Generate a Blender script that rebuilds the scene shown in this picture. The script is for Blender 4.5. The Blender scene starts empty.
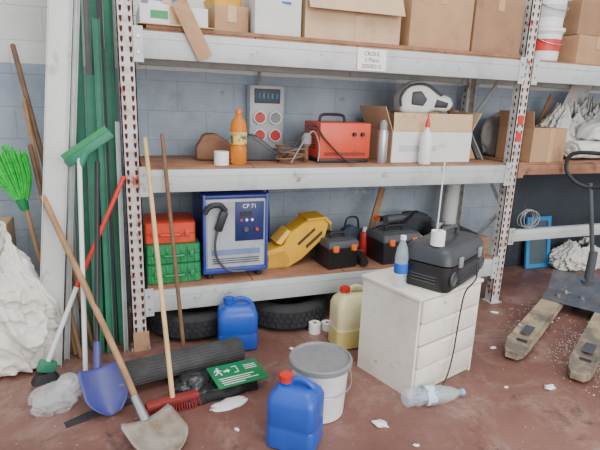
import bpy, bmesh, math, random
from mathutils import Vector, Matrix, Euler, noise
random.seed(7)
PI=math.pi
# ---------------- camera ----------------
def basis(yaw=20.5,pitch=14.2,roll=2.07):
    a=math.radians(yaw);t=math.radians(pitch);r=math.radians(roll)
    h=Vector((math.sin(a),math.cos(a),0)); z=Vector((0,0,1))
    R0=Vector((math.cos(a),-math.sin(a),0)); F=h*math.cos(t)-z*math.sin(t); U0=h*math.sin(t)+z*math.cos(t)
    return R0*math.cos(r)+U0*math.sin(r), -R0*math.sin(r)+U0*math.cos(r), F
R_,U_,F_=basis()
cam=bpy.data.cameras.new("camera"); co=bpy.data.objects.new("camera",cam)
bpy.context.collection.objects.link(co)
m=Matrix((R_,U_,-F_)).transposed().to_4x4(); m.translation=Vector((0,0,1.5)); co.matrix_world=m
cam.sensor_width=36; cam.lens=490*36/600
bpy.context.scene.camera=co
# ---------------- materials ----------------
def lin(c):
    return tuple(((x/255)/12.92 if x/255<=.04045 else ((x/255+.055)/1.055)**2.4) for x in c)+(1,)
def M(name,col,rough=.6,metal=0,var=.15,scale=6,bump=0,trans=0,alpha=1,col2=None,thr=(.35,.7),coat=0,bscale=None,ior=1.45,col3=None,thr3=(.62,.66),s3=5):
    m=bpy.data.materials.new(name); m.use_nodes=True
    nt=m.node_tree; n=nt.nodes; l=nt.links; b=n["Principled BSDF"]
    tc=n.new("ShaderNodeTexCoord"); no=n.new("ShaderNodeTexNoise"); no.inputs["Scale"].default_value=scale
    no.inputs["Detail"].default_value=6; no.inputs["Roughness"].default_value=.65
    l.new(tc.outputs["Object"],no.inputs["Vector"])
    cr=n.new("ShaderNodeValToRGB"); c=lin(col)
    cr.color_ramp.elements[0].position=thr[0]; cr.color_ramp.elements[1].position=thr[1]
    cr.color_ramp.elements[0].color=tuple(min(1,x*(1+var)) for x in c[:3])+(1,)
    cr.color_ramp.elements[1].color=lin(col2) if col2 else tuple(x*(1-var) for x in c[:3])+(1,)
    l.new(no.outputs["Fac"],cr.inputs["Fac"]); out=cr.outputs["Color"]
    if col3:
        n3=n.new("ShaderNodeTexNoise"); n3.inputs["Scale"].default_value=s3; n3.inputs["Detail"].default_value=8; n3.inputs["Roughness"].default_value=.7
        mp=n.new("ShaderNodeMapping"); mp.inputs["Location"].default_value=(3.1,7.7,1.3); l.new(tc.outputs["Object"],mp.inputs[0]); l.new(mp.outputs[0],n3.inputs["Vector"])
        c3=n.new("ShaderNodeValToRGB"); c3.color_ramp.elements[0].position=thr3[0]; c3.color_ramp.elements[1].position=thr3[1]; l.new(n3.outputs["Fac"],c3.inputs["Fac"])
        mx=n.new("ShaderNodeMix"); mx.data_type='RGBA'; l.new(c3.outputs[0],mx.inputs[0]); l.new(out,mx.inputs[6]); mx.inputs[7].default_value=lin(col3); out=mx.outputs[2]
    l.new(out,b.inputs["Base Color"])
    b.inputs["Roughness"].default_value=rough; b.inputs["Metallic"].default_value=metal
    b.inputs["Transmission Weight"].default_value=trans; b.inputs["Alpha"].default_value=alpha
    b.inputs["IOR"].default_value=ior; b.inputs["Coat Weight"].default_value=coat
    if bump:
        bp=n.new("ShaderNodeBump"); bp.inputs["Strength"].default_value=bump; bp.inputs["Distance"].default_value=.01
        n2=n.new("ShaderNodeTexNoise"); n2.inputs["Scale"].default_value=bscale or scale*4; n2.inputs["Detail"].default_value=4
        l.new(tc.outputs["Object"],n2.inputs["Vector"]); l.new(n2.outputs["Fac"],bp.inputs["Height"]); l.new(bp.outputs["Normal"],b.inputs["Normal"])
    return m
beamM=M("grey_rack_paint",(182,187,184),.5,.1,.08,5,0,col2=(150,152,148),thr=(.5,.85),col3=(124,114,106),thr3=(.60,.69),s3=7)
postM=M("worn_white_rack_paint",(190,190,186),.5,.1,.1,14,0,col2=(142,130,120),thr=(.48,.72),col3=(172,78,58),thr3=(.57,.62),s3=7)
holeM=M("hole_dark",(48,38,36),.9)
orangeM=M("orange_rack_paint",(186,92,72),.6,0,.2,20)
plyM=M("plywood",(146,102,78),.75,0,.25,7,.1,col3=(96,72,60),thr3=(.56,.70),s3=4)
woodM=M("pole_wood",(158,120,84),.6,0,.25,9,.1)
woodD=M("dark_wood",(116,88,66),.65,0,.3,9,.1)
woodY=M("yellow_wood",(204,170,118),.55,0,.2,9)
cardM=M("cardboard",(176,138,104),.85,0,.1,4,.1,col3=(146,112,84),thr3=(.54,.68),s3=3,bscale=6)
cardD=M("cardboard_dark",(152,116,88),.85,0,.12,4,.1,col3=(124,94,72),thr3=(.54,.68),s3=3,bscale=6)
cardL=M("cardboard_light",(198,168,134),.85,0,.1,4,.1,col3=(168,138,108),thr3=(.54,.68),s3=3,bscale=6)
tapeM=M("packing_tape",(190,152,110),.25,0,.05)
whiteP=M("white_plastic",(226,226,224),.4,0,.05,4)
whiteBox=M("white_carton",(216,216,214),.7,0,.06,4,col3=(190,186,180),thr3=(.58,.66))
whiteD=M("dirty_white",(228,221,210),.55,0,.06,3,0,col2=(200,188,172),thr=(.45,.8),col3=(158,144,128),thr3=(.65,.72),s3=9)
paperM=M("paper_white",(234,234,230),.8,0,.04)
sackM=M("woven_sack",(230,226,218),.4,0,.05,6,.1,bscale=60,col2=(210,202,190))
blueM=M("blue_plastic",(34,76,170),.35,0,.15,5)
blueL=M("label_blue",(30,90,190),.5)
darkblue=M("navy_paint",(30,42,92),.4,0,.15)
genBlue=M("machine_blue",(50,66,144),.4,0,.12)
redM=M("red_plastic",(200,50,42),.4,0,.15)
redB=M("red_broom",(132,44,42),.6,0,.2,20,.2)
orange=M("orange_red_paint",(208,72,46),.4,0,.1,col3=(170,56,40),thr3=(.6,.68))
orangeP=M("orange_plastic",(225,105,30),.4,0,.1)
green=M("green_plastic",(40,134,80),.45,0,.15,col3=(28,98,62),thr3=(.58,.70))
greenD=M("green_pole_paint",(44,128,96),.5,0,.2,5,col2=(52,104,84),col3=(110,130,120),thr3=(.66,.7))
greenB=M("bright_green_bristle",(40,190,70),.5,0,.25,30,.5)
signG=M("sign_green",(16,116,70),.4,0,.1,col3=(60,96,72),thr3=(.58,.68),s3=12)
black=M("black_plastic",(38,38,41),.45,0,.2,8)
blackR=M("black_rubber",(46,46,48),.8,0,.25,14,.4)
dgrey=M("dark_grey",(72,74,78),.5,0,.2,8)
grey=M("mid_grey",(136,138,138),.5,0,.15,8)
paleGrey=M("pale_grey",(188,190,188),.6,0,.08,6,col3=(160,158,152),thr3=(.58,.68))
lidG=M("bucket_lid_grey",(112,114,116),.5,0,.15,10,.05,col2=(134,133,130),col3=(160,156,150),thr3=(.6,.7),s3=12)
steel=M("steel",(176,178,180),.3,.8,.1,8)
alum=M("aluminium",(184,188,186),.45,.3,.1,4,col2=(158,160,156))
whiteBoard=M("white_profile",(206,208,204),.45,.15,.06,3,col3=(178,176,170),thr3=(.58,.66))
yellowM=M("yellow_plastic_case",(222,170,44),.5,0,.1,5,.1,bscale=12,col2=(204,150,40),col3=(158,112,44),thr3=(.64,.7),s3=8)
jugM=M("yellowish_translucent",(230,222,178),.3,0,.05,3,0,col2=(214,202,140),trans=.1)
orangeLiq=M("amber_plastic",(236,146,54),.15,0,.1,3,trans=.4,ior=1.2)
clearM=M("clear_plastic",(215,232,240),.06,0,.03,3,0,alpha=.26)
clearBag=M("clear_bag",(226,228,228),.12,0,.04,5,0,alpha=.3)
greyTex=M("grey_fabric",(156,152,148),.85,0,.15,12,.1)
whiteTex=M("white_fabric",(222,220,214),.6,0,.06,6,.08)
dirtyFork=M("dirty_fork",(166,148,120),.75,.1,.15,5,.05,col2=(112,102,92),thr=(.42,.6),col3=(204,198,188),thr3=(.62,.69),s3=14)
jackBlue=M("dirty_dark_metal",(66,72,82),.75,.1,.2,6,.1,col2=(110,102,94),thr=(.45,.7),col3=(180,174,166),thr3=(.63,.7),s3=14)
skyB=M("blue_frame_paint",(50,140,200),.5,0,.1)
darkPanel=M("dark_board",(54,61,70),.7,0,.2,3,col3=(80,84,88),thr3=(.58,.68),s3=3)
matteBrown=M("brown_leather",(124,88,66),.7,0,.2)
purpleBlue=M("violet_blue_plastic",(58,62,130),.4,0,.2,8,col2=(84,86,130),col3=(150,146,150),thr3=(.64,.7))

def floor_mat():
    m=bpy.data.materials.new("painted_concrete_floor"); m.use_nodes=True
    nt=m.node_tree;n=nt.nodes;l=nt.links;b=n["Principled BSDF"]
    tc=n.new("ShaderNodeTexCoord")
    def nz(s,d=8,r=.6,dist=0,str_=None):
        x=n.new("ShaderNodeTexNoise"); x.inputs["Scale"].default_value=s; x.inputs["Detail"].default_value=d; x.inputs["Roughness"].default_value=r; x.inputs["Distortion"].default_value=dist
        if str_:
            mp=n.new("ShaderNodeMapping"); mp.inputs["Scale"].default_value=str_; mp.inputs["Rotation"].default_value=(0,0,.6); l.new(tc.outputs["Object"],mp.inputs[0]); l.new(mp.outputs[0],x.inputs["Vector"])
        else: l.new(tc.outputs["Object"],x.inputs["Vector"])
        return x
    def ramp(src,els):
        c=n.new("ShaderNodeValToRGB"); e=c.color_ramp.elements
        e[0].position,e[0].color=els[0]; e[1].position,e[1].color=els[1]
        l.new(src,c.inputs["Fac"]); return c
    def mix(f,a,col):
        x=n.new("ShaderNodeMix"); x.data_type='RGBA'; l.new(f,x.inputs[0]); l.new(a,x.inputs[6]); x.inputs[7].default_value=lin(col); return x.outputs[2]
    B0=(0,0,0,1);W1=(1,1,1,1)
    base=ramp(nz(1.1,8,.65).outputs["Fac"],[(.32,lin((104,66,58))),(.68,lin((136,97,86)))]).outputs[0]
    c=mix(ramp(nz(2.3,13,.8,.6).outputs["Fac"],[(.49,B0),(.78,W1)]).outputs[0],base,(168,142,130))
    c=mix(ramp(nz(4.2,12,.8,.3).outputs["Fac"],[(.33,W1),(.45,B0)]).outputs[0],c,(80,52,47))
    c=mix(ramp(nz(3,9,.75,0,(1,9,1)).outputs["Fac"],[(.63,B0),(.76,W1)]).outputs[0],c,(176,156,144))
    c=mix(ramp(nz(60,3,.5).outputs["Fac"],[(.68,B0),(.74,W1)]).outputs[0],c,(184,168,158))
    l.new(c,b.inputs["Base Color"])
    rr=ramp(nz(3).outputs["Fac"],[(.3,(.28,.28,.28,1)),(.7,(.6,.6,.6,1))]); l.new(rr.outputs["Color"],b.inputs["Roughness"])
    return m
def wall_mat():
    m=bpy.data.materials.new("two_tone_block_wall"); m.use_nodes=True
    nt=m.node_tree;n=nt.nodes;l=nt.links;b=n["Principled BSDF"]
    tc=n.new("ShaderNodeTexCoord"); sx=n.new("ShaderNodeSeparateXYZ"); l.new(tc.outputs["Object"],sx.inputs[0])
    cb=n.new("ShaderNodeCombineXYZ"); l.new(sx.outputs["X"],cb.inputs["X"]); l.new(sx.outputs["Z"],cb.inputs["Y"])
    br=n.new("ShaderNodeTexBrick"); l.new(cb.outputs[0],br.inputs["Vector"])
    br.inputs["Scale"].default_value=1; br.inputs["Brick Width"].default_value=.4; br.inputs["Row Height"].default_value=.2
    br.inputs["Mortar Size"].default_value=.006; br.inputs["Mortar Smooth"].default_value=.9
    br.inputs["Color1"].default_value=(1,1,1,1); br.inputs["Color2"].default_value=(.95,.95,.95,1); br.inputs["Mortar"].default_value=(.82,.82,.82,1)
    def nz(s,r=.65):
        x=n.new("ShaderNodeTexNoise"); x.inputs["Scale"].default_value=s; x.inputs["Detail"].default_value=9; x.inputs["Roughness"].default_value=r; l.new(tc.outputs["Object"],x.inputs["Vector"]); return x
    no=nz(3)
    def ramp(c1,c2):
        c=n.new("ShaderNodeValToRGB"); c.color_ramp.elements[0].position=.35; c.color_ramp.elements[1].position=.7
        c.color_ramp.elements[0].color=lin(c1); c.color_ramp.elements[1].color=lin(c2); l.new(no.outputs["Fac"],c.inputs["Fac"]); return c
    lo=ramp((170,180,191),(142,154,168)); hi=ramp((226,226,220),(206,206,202))
    ad=n.new("ShaderNodeMath"); ad.operation='MULTIPLY_ADD'; l.new(no.outputs["Fac"],ad.inputs[0]); ad.inputs[1].default_value=.03; l.new(sx.outputs["Z"],ad.inputs[2])
    gt=n.new("ShaderNodeMath"); gt.operation='GREATER_THAN'; l.new(ad.outputs[0],gt.inputs[0]); gt.inputs[1].default_value=1.685
    mx=n.new("ShaderNodeMix"); mx.data_type='RGBA'; l.new(gt.outputs[0],mx.inputs[0]); l.new(lo.outputs[0],mx.inputs[6]); l.new(hi.outputs[0],mx.inputs[7])
    def patch(src,sc,p0,p1,col):
        x=nz(sc,.72); c=n.new("ShaderNodeValToRGB"); c.color_ramp.elements[0].position=p0; c.color_ramp.elements[1].position=p1; l.new(x.outputs["Fac"],c.inputs["Fac"])
        q=n.new("ShaderNodeMix"); q.data_type='RGBA'; l.new(c.outputs[0],q.inputs[0]); l.new(src,q.inputs[6]); q.inputs[7].default_value=lin(col); return q.outputs[2]
    o=patch(mx.outputs[2],1.7,.56,.74,(132,141,152)); o=patch(o,7,.63,.70,(200,204,206)); o=patch(o,5,.63,.70,(120,129,140))
    mu=n.new("ShaderNodeMix"); mu.data_type='RGBA'; mu.blend_type='MULTIPLY'; mu.inputs[0].default_value=1
    l.new(o,mu.inputs[6]); l.new(br.outputs["Color"],mu.inputs[7]); l.new(mu.outputs[2],b.inputs["Base Color"])
    bp=n.new("ShaderNodeBump"); bp.inputs["Strength"].default_value=.4; bp.inputs["Distance"].default_value=.006
    l.new(br.outputs["Fac"],bp.inputs["Height"]); bp.invert=True
    b2=n.new("ShaderNodeBump"); b2.inputs["Strength"].default_value=.4; b2.inputs["Distance"].default_value=.01; l.new(nz(35).outputs["Fac"],b2.inputs["Height"]); l.new(bp.outputs[0],b2.inputs["Normal"])
    l.new(b2.outputs[0],b.inputs["Normal"])
    b.inputs["Roughness"].default_value=.75
    return m
# ---------------- mesh builder ----------------
def TR(c=(0,0,0),rot=(0,0,0)):
    return Matrix.Translation(Vector(c))@Euler(rot).to_matrix().to_4x4()
def align(p0,p1,xhint=None):
    p0=Vector(p0);p1=Vector(p1);z=(p1-p0).normalized()
    xh=Vector(xhint) if xhint else (Vector((1,0,0)) if abs(z.x)<.9 else Vector((0,1,0)))
    y=z.cross(xh).normalized(); x=y.cross(z)
    mm=Matrix((x,y,z)).transposed().to_4x4(); mm.translation=p0; return mm
def rr(w,d,r,n=5):
    r=min(r,w/2-.0005,d/2-.0005); P=[]
    for cx,cy,a0 in ((w/2-r,d/2-r,0),(-w/2+r,d/2-r,PI/2),(-w/2+r,-d/2+r,PI),(w/2-r,-d/2+r,1.5*PI)):
        for i in range(n+1):
            a=a0+PI/2*i/n; P.append((cx+r*math.cos(a),cy+r*math.sin(a)))
    return P
class MB:
    def __init__(s): s.bm=bmesh.new(); s.soft=False
    def add(s,verts,faces,mat=None):
        mat=mat or Matrix(); vs=[s.bm.verts.new(mat@Vector(v)) for v in verts]
        for f in faces:
            try: s.bm.faces.new([vs[i] for i in f])
            except ValueError: pass
        return s
    def merge(s,b,mat):
        bmesh.ops.transform(b,matrix=mat,verts=b.verts[:])
        b.verts.index_update()
        s.add([v.co.copy() for v in b.verts],[[v.index for v in f.verts] for f in b.faces]); b.free(); return s
    def box(s,sx,sy,sz,c=(0,0,0),rot=(0,0,0),bev=0,mat=None,seg=2):
        b=bmesh.new(); bmesh.ops.create_cube(b,size=1); bmesh.ops.scale(b,vec=(sx,sy,sz),verts=b.verts[:])
        if bev: bmesh.ops.bevel(b,geom=b.edges[:],offset=min(bev,min(sx,sy,sz)*.45),segments=seg,affect='EDGES',profile=.5)
        return s.merge(b,(mat or Matrix())@TR(c,rot))
    def cyl(s,r1,r2,h,c=(0,0,0),rot=(0,0,0),seg=24,mat=None):
        b=bmesh.new(); bmesh.ops.create_cone(b,cap_ends=True,segments=seg,radius1=r1,radius2=r2,depth=h)
        return s.merge(b,(mat or Matrix())@TR(c,rot))
    def rod(s,p0,p1,r0,r1=None,seg=12):
        L=(Vector(p1)-Vector(p0)).length; b=bmesh.new()
        bmesh.ops.create_cone(b,cap_ends=True,segments=seg,radius1=r0,radius2=r0 if r1 is None else r1,depth=L)
        return s.merge(b,align(p0,p1)@Matrix.Translation((0,0,L/2)))
    def sph(s,r,c=(0,0,0),sc=(1,1,1)):
        b=bmesh.new(); bmesh.ops.create_uvsphere(b,u_segments=20,v_segments=12,radius=r); bmesh.ops.scale(b,vec=sc,verts=b.verts[:])
        return s.merge(b,TR(c))
    def lathe(s,prof,c=(0,0,0),rot=(0,0,0),seg=32,closed=False,mat=None,fn=None):
        V=[];Fc=[];n=len(prof)
        for i in range(seg):
            a=2*PI*i/seg
            for r,z in prof:
                v=Vector((r*math.cos(a),r*math.sin(a),z)); V.append(fn(v) if fn else v)
        for i in range(seg):
            j=(i+1)%seg
            for k in range(n if closed else n-1):
                k2=(k+1)%n; Fc.append((i*n+k,j*n+k,j*n+k2,i*n+k2))
        b=bmesh.new(); vs=[b.verts.new(v) for v in V]
        for f in Fc: b.faces.new([vs[i] for i in f])
        bmesh.ops.remove_doubles(b,verts=b.verts[:],dist=1e-5)
        return s.merge(b,(mat or Matrix())@TR(c,rot))
    def loft(s,secs,c=(0,0,0),rot=(0,0,0),n=5,mat=None):
        V=[];Fc=[];N=4*(n+1)
        for q in secs:
            z,w,d,r=q[:4]; cx=q[4] if len(q)>4 else 0; cy=q[5] if len(q)>5 else 0
            V+= [(x+cx,y+cy,z) for x,y in rr(w,d,r,n)]
        for k in range(len(secs)-1):
            for i in range(N):
                j=(i+1)%N; Fc.append((k*N+i,k*N+j,(k+1)*N+j,(k+1)*N+i))
        Fc.append(tuple(range(N))[::-1]); Fc.append(tuple((len(secs)-1)*N+i for i in range(N)))
        return s.add(V,Fc,(mat or Matrix())@TR(c,rot))
    def tube(s,pts,r,seg=8,sub=6,closed=False):
        P=[Vector(p) for p in pts]
        if len(P)>2 and sub>1:
            Q=[];n=len(P)
            for i in range(n if closed else n-1):
                p1=P[i];p2=P[(i+1)%n];p0=P[(i-1)%n] if (closed or i>0) else p1;p3=P[(i+2)%n] if (closed or i<n-2) else p2
                for t in range(sub):
                    u=t/sub
                    Q.append(.5*((2*p1)+(p2-p0)*u+(2*p0-5*p1+4*p2-p3)*u*u+(3*p1-p0-3*p2+p3)*u**3))
            if not closed: Q.append(P[-1])
            P=Q
        n=len(P);V=[];Fc=[];ref=None
        for i,p in enumerate(P):
            t=(P[(i+1)%n]-P[(i-1)%n]) if (closed or 0<i<n-1) else (P[1]-P[0] if i==0 else P[-1]-P[-2])
            t=t.normalized()
            if ref is None: ref=Vector((0,0,1)) if abs(t.z)<.9 else Vector((1,0,0))
            y=t.cross(ref).normalized(); x=y.cross(t); ref=x
            V+=[p+x*r*math.cos(2*PI*k/seg)+y*r*math.sin(2*PI*k/seg) for k in range(seg)]
        for i in range(n if closed else n-1):
            j=(i+1)%n
            for k in range(seg):
                k2=(k+1)%seg; Fc.append((i*seg+k,i*seg+k2,j*seg+k2,j*seg+k))
        if not closed: Fc+= [tuple(range(seg))[::-1],tuple((n-1)*seg+k for k in range(seg))]
        return s.add(V,Fc)
    def prism(s,out,t,mat=None):
        n=len(out); V=[(x,-t/2,z) for x,z in out]+[(x,t/2,z) for x,z in out]
        Fc=[tuple(range(n)),tuple(range(2*n-1,n-1,-1))]+[(i,i+n,(i+1)%n+n,(i+1)%n) for i in range(n)]
        return s.add(V,Fc,mat)
    def softprism(s,out,t,bev,mat=None,crump=0,cuts=0,seed=0,seg=3):
        b=bmesh.new(); n=len(out)
        vs=[b.verts.new((x,-t/2,z)) for x,z in out]+[b.verts.new((x,t/2,z)) for x,z in out]
        for f in [tuple(range(n)),tuple(range(2*n-1,n-1,-1))]+[(i,i+n,(i+1)%n+n,(i+1)%n) for i in range(n)]: b.faces.new([vs[i] for i in f])
        bmesh.ops.recalc_face_normals(b,faces=b.faces[:])
        bmesh.ops.bevel(b,geom=b.edges[:],offset=bev,segments=seg,affect='EDGES',profile=.5)
        if cuts:
            bmesh.ops.triangulate(b,faces=b.faces[:])
            for _ in range(cuts): bmesh.ops.subdivide_edges(b,edges=[e for e in b.edges if e.calc_length()>.03],cuts=1); bmesh.ops.triangulate(b,faces=b.faces[:])
            b.normal_update()
            for v in b.verts:
                q=v.co*9+Vector((seed,seed*2,0)); k=(1-abs(noise.noise(q))*2-.6)+.6*noise.noise(v.co*4+Vector((0,seed,3)))
                v.co+=v.normal*crump*k
                v.co.z=max(v.co.z,0)
        return s.merge(b,mat or Matrix())
    def blob(s,sx,sy,sz,amp=.12,freq=3,seed=0,sub=4,mat=None,flat=.75,pw=1.0,vs=1.0,crease=.2):
        s.soft=True
        b=bmesh.new(); bmesh.ops.create_icosphere(b,subdivisions=sub,radius=1)
        o=Vector((seed*7.3,seed*3.1,seed*1.7))
        for v in b.verts:
            d=v.co.normalized()
            q=Vector([math.copysign(abs(x)**pw,x) for x in d])
            e=Vector((d.x,d.y,d.z*vs))+Vector((noise.noise(d*2+o),noise.noise(d*2-o),noise.noise(d*2+o*2)))*.35
            rdg=1-abs(noise.noise(e*freq+o))*2
            k=1+amp*(noise.noise(d*freq*.6+o*2)+ .9*(rdg-.6) + crease*(1-abs(noise.noise(e*freq*2.3+o))*2-.6))
            q=q*k
            v.co=Vector((q.x*sx/2,q.y*sy/2,max(q.z,-flat)*sz/2+flat*sz/2))
        return s.merge(b,mat or Matrix())
    def obj(s,name,mat,ang=35,label=None,stuff=False):
        bmesh.ops.recalc_face_normals(s.bm,faces=s.bm.faces[:])
        me=bpy.data.meshes.new(name); s.bm.to_mesh(me); s.bm.free()
        for p in me.polygons: p.use_smooth=True
        if not s.soft: me.set_sharp_from_angle(angle=math.radians(ang))
        me.materials.append(mat); o=bpy.data.objects.new(name,me); bpy.context.collection.objects.link(o)
        if label: o["label"]=label
        if stuff: o["kind"]="stuff"
        return o
def text(body,size,mat,c,rot=(PI/2,0,0),name="lettering"):
    cu=bpy.data.curves.new(name,'FONT'); cu.body=body; cu.size=size; cu.align_x='CENTER'; cu.align_y='CENTER'; cu.extrude=.0006
    o=bpy.data.objects.new("t",cu); bpy.context.collection.objects.link(o)
    dg=bpy.context.evaluated_depsgraph_get(); dg.update()
    me=bpy.data.meshes.new_from_object(o.evaluated_get(dg)); bpy.data.objects.remove(o)
    me.transform(TR(c,rot)); me.materials.clear(); me.materials.append(mat)
    q=bpy.data.objects.new(name,me); bpy.context.collection.objects.link(q); return q
def kids(p,*cs):
    for c in cs: c.parent=p
    return p
def thing(name,label,cat,parts,loc=(0,0,0),yaw=0,rot=None,group=None):
    if len(parts)==1 :
        e=parts[0]; e.name=name
    else:
        e=bpy.data.objects.new(name,None); e.empty_display_size=.05; bpy.context.collection.objects.link(e)
        for p in parts: p.parent=e
    e.location=loc; e.rotation_euler=rot or (0,0,math.radians(yaw))
    e["label"]=label; e["category"]=cat
    if group: e["group"]=group
    return e
def struct(o,name): o.name=name; o["kind"]="structure"; return o
# ---------------- room ----------------
FY=2.86; WY=3.6
struct(MB().box(14,11,.1,(2,0,-.05)).obj("floor",floor_mat()),"floor")
struct(MB().box(14,.15,3.6,(2,WY+.075,1.8)).obj("wall_back",wall_mat()),"wall_back")
# ---------------- rack ----------------
ZB=[(.235,.37),(.965,1.095),(1.69,1.83)]
T=.012
SH=[b+T for a,b in ZB]
parts=[]
def post(x,y,front=True):
    o=MB()
    w=.085;d=.07
    o.box(w,.006,2.7,(x,y-(d/2-.003)*(1 if front else -1),1.35))
    o.box(.006,d,2.7,(x-w/2+.003,y,1.35)).box(.006,d,2.7,(x+w/2-.003,y,1.35))
    o.box(.11,.10,.008,(x,y,.004))
    p=o.obj("upright_post",postM)
    h=MB(); hr=MB(); z=.08
    while z<2.65:
        for sx in (-.022,.022):
            for (mb,sc,yy) in ((hr,1.22,0),(h,1,.0006)):
                out=[(-.007*sc,.014*sc),(.007*sc,.014*sc),(.006*sc,-.004*sc),(.002*sc,-.014*sc),(-.002*sc,-.014*sc),(-.006*sc,-.004*sc)]
                mb.prism(out,.001,Matrix.Translation((x+sx,y-(d/2+.0006+yy)*(1 if front else -1),z)))
        h.box(.0015,.012,.022,(x-w/2-.0005,y,z))
        z+=.05
    kids(p,h.obj("slot_hole",holeM,stuff=True),hr.obj("slot_rim",orangeM,stuff=True)); return p
for X in (.065,2.745,5.42):
    parts+= [post(X,FY+.035),post(X,3.465,False)]
    b=MB()
    zz=[.15,.75,1.35,1.95,2.5]
    for i in range(4):
        a,c=(FY+.06,3.44) if i%2 else (3.44,FY+.06)
        b.rod((X,a,zz[i]),(X,c,zz[i+1]),.014)
    b.rod((X,FY+.06,.12),(X,3.44,.12),.014)
    parts.append(b.obj("brace",beamM))
def beam(x0,x1,z0,z1,y,mat=beamM):
    o=MB(); L=x1-x0; c=(x0+x1)/2
    o.box(L,.045,z1-z0,(c,y+.022,(z0+z1)/2),bev=.004)
    o.box(L,.004,.006,(c,y-.001,z1-.035))
    for xx in (x0+.01,x1-.01): o.box(.05,.006,z1-z0+.04,(xx,y-.004,(z0+z1)/2))
    q=o.obj("beam",mat)
    for xx in (x0+.01,x1-.01):
        for dz in (-.04,.04): kids(q,MB().cyl(.007,.007,.008,(xx,y-.01,(z0+z1)/2+dz),(PI/2,0,0),10).obj("bolt",steel))
    return q
for z0,z1 in ZB:
    parts.append(beam(.115,2.695,z0,z1,FY-.006)); parts.append(beam(.115,2.695,z0,z1,3.455))
for z0,z1 in ((.5,.59),(1.02,1.095),(1.69,1.83)):
    parts.append(beam(2.795,5.37,z0,z1,FY-.006,plyM if z0==1.02 else beamM))
    if z0>.6: parts.append(beam(2.795,5.37,z0,z1,3.455))
for z0,z1 in ZB:
    for i in range(4):
        x0=.12+i*.645
        parts.append(MB().box(.64,.60,T-.001,(x0+.32,FY+.312,z1+T/2),bev=.002).obj("shelf_board",plyM))
for z0,z1 in ZB[1:]:
    for i in range(4):
        x0=2.8+i*.645
        parts.append(MB().box(.64,.60,T-.001,(x0+.32,FY+.312,z1+T/2),bev=.002).obj("shelf_board",plyM))
parts.append(MB().box(2.5,.56,.02,(1.42,FY+.29,1.83+T+.011)).obj("shelf_board",plyM,label="loose reddish plywood sheet on the top level"))
for zz_ in (1.42,1.30): parts.append(MB().box(.05,.001,.07,(2.745,FY-.003,zz_)).obj("red_sticker",redM))
thing("storage_rack","grey steel pallet rack with perforated uprights and plywood shelves","rack",parts)
TOP=1.83+T+.022
thing("paper_note","white paper note with handwritten red lines taped on the rack beam","note",
 [MB().box(.2,.0015,.125,(0,0,0)).obj("paper_sheet",paperM),text("CROUL",.034,redB,(0,-.0018,.036)),text("2 Piano",.034,redB,(0,-.0018,0)),text("20500215",.034,redB,(0,-.0018,-.038))],(1.5,FY-.013,1.76))
# ---------------- generic builders ----------------
def carton(label,w,d,h,loc,yaw=0,mat=cardM,flaps=(),tape=True,name="cardboard_box",extra=(),fmat=None):
    t=.005; o=MB(); sd=loc[0]*5
    if not flaps:
        b=bmesh.new(); bmesh.ops.create_cube(b,size=1); bmesh.ops.scale(b,vec=(w,d,h),verts=b.verts[:]); bmesh.ops.translate(b,vec=(0,0,h/2),verts=b.verts[:])
        bmesh.ops.bevel(b,geom=b.edges[:],offset=.004,segments=2,affect='EDGES',profile=.5)
        bmesh.ops.subdivide_edges(b,edges=[e for e in b.edges if e.calc_length()>.05],cuts=7,use_grid_fill=True)
        for v in b.verts:
            u=abs(v.co.x)/(w/2); vv=abs(v.co.z-h/2)/(h/2); ud=abs(v.co.y)/(d/2)
            k=noise.noise(v.co*7+Vector((sd,sd*2,0)))*.012
            if ud>.98: v.co.y+=k*(1-u**4)*(1-vv**4)-.001
            elif u>.98: v.co.x+=k*(1-ud**4)*(1-vv**4)
        o.merge(b,Matrix())
    else:
        o.box(w,d,t,(0,0,t/2))
        for s in (-1,1):
            o.box(w,t,h,(0,s*(d/2-t/2),h/2)); o.box(t,d-2*t,h,(s*(w/2-t/2),0,h/2))
    P=[o.obj("box_body",mat)]
    if tape and not flaps: P.append(MB().box(.05,d*.98,.002,(0,0,h+.001)).box(.05,.014,.09,(0,-d/2+.001,h-.045)).obj("tape_strip",tapeM))
    elif tape: P.append(MB().box(.05,.002,h,(w*.05,-d/2-.0012,h/2)).obj("tape_strip",tapeM))
    for fl in flaps:
        side,ang,ln=fl[:3]; fr=fl[3] if len(fl)>3 else .98; off=fl[4] if len(fl)>4 else 0
        a=math.radians(ang)
        f=MB()
        if side in 'fb':
            sg=-1 if side=='f' else 1
            f.box(w*fr,.004,ln,(off,0,ln/2),mat=Matrix.Translation((0,sg*d/2,h))@Matrix.Rotation(-sg*a,4,'X'))
        else:
            sg=-1 if side=='l' else 1
            f.box(.004,d*.98,ln,(0,0,ln/2),mat=Matrix.Translation((sg*w/2,0,h))@Matrix.Rotation(sg*a,4,'Y'))
        P.append(f.obj("flap",fmat or mat))
    P+=list(extra)
    return thing(name,label,"box",P,loc,yaw)
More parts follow.
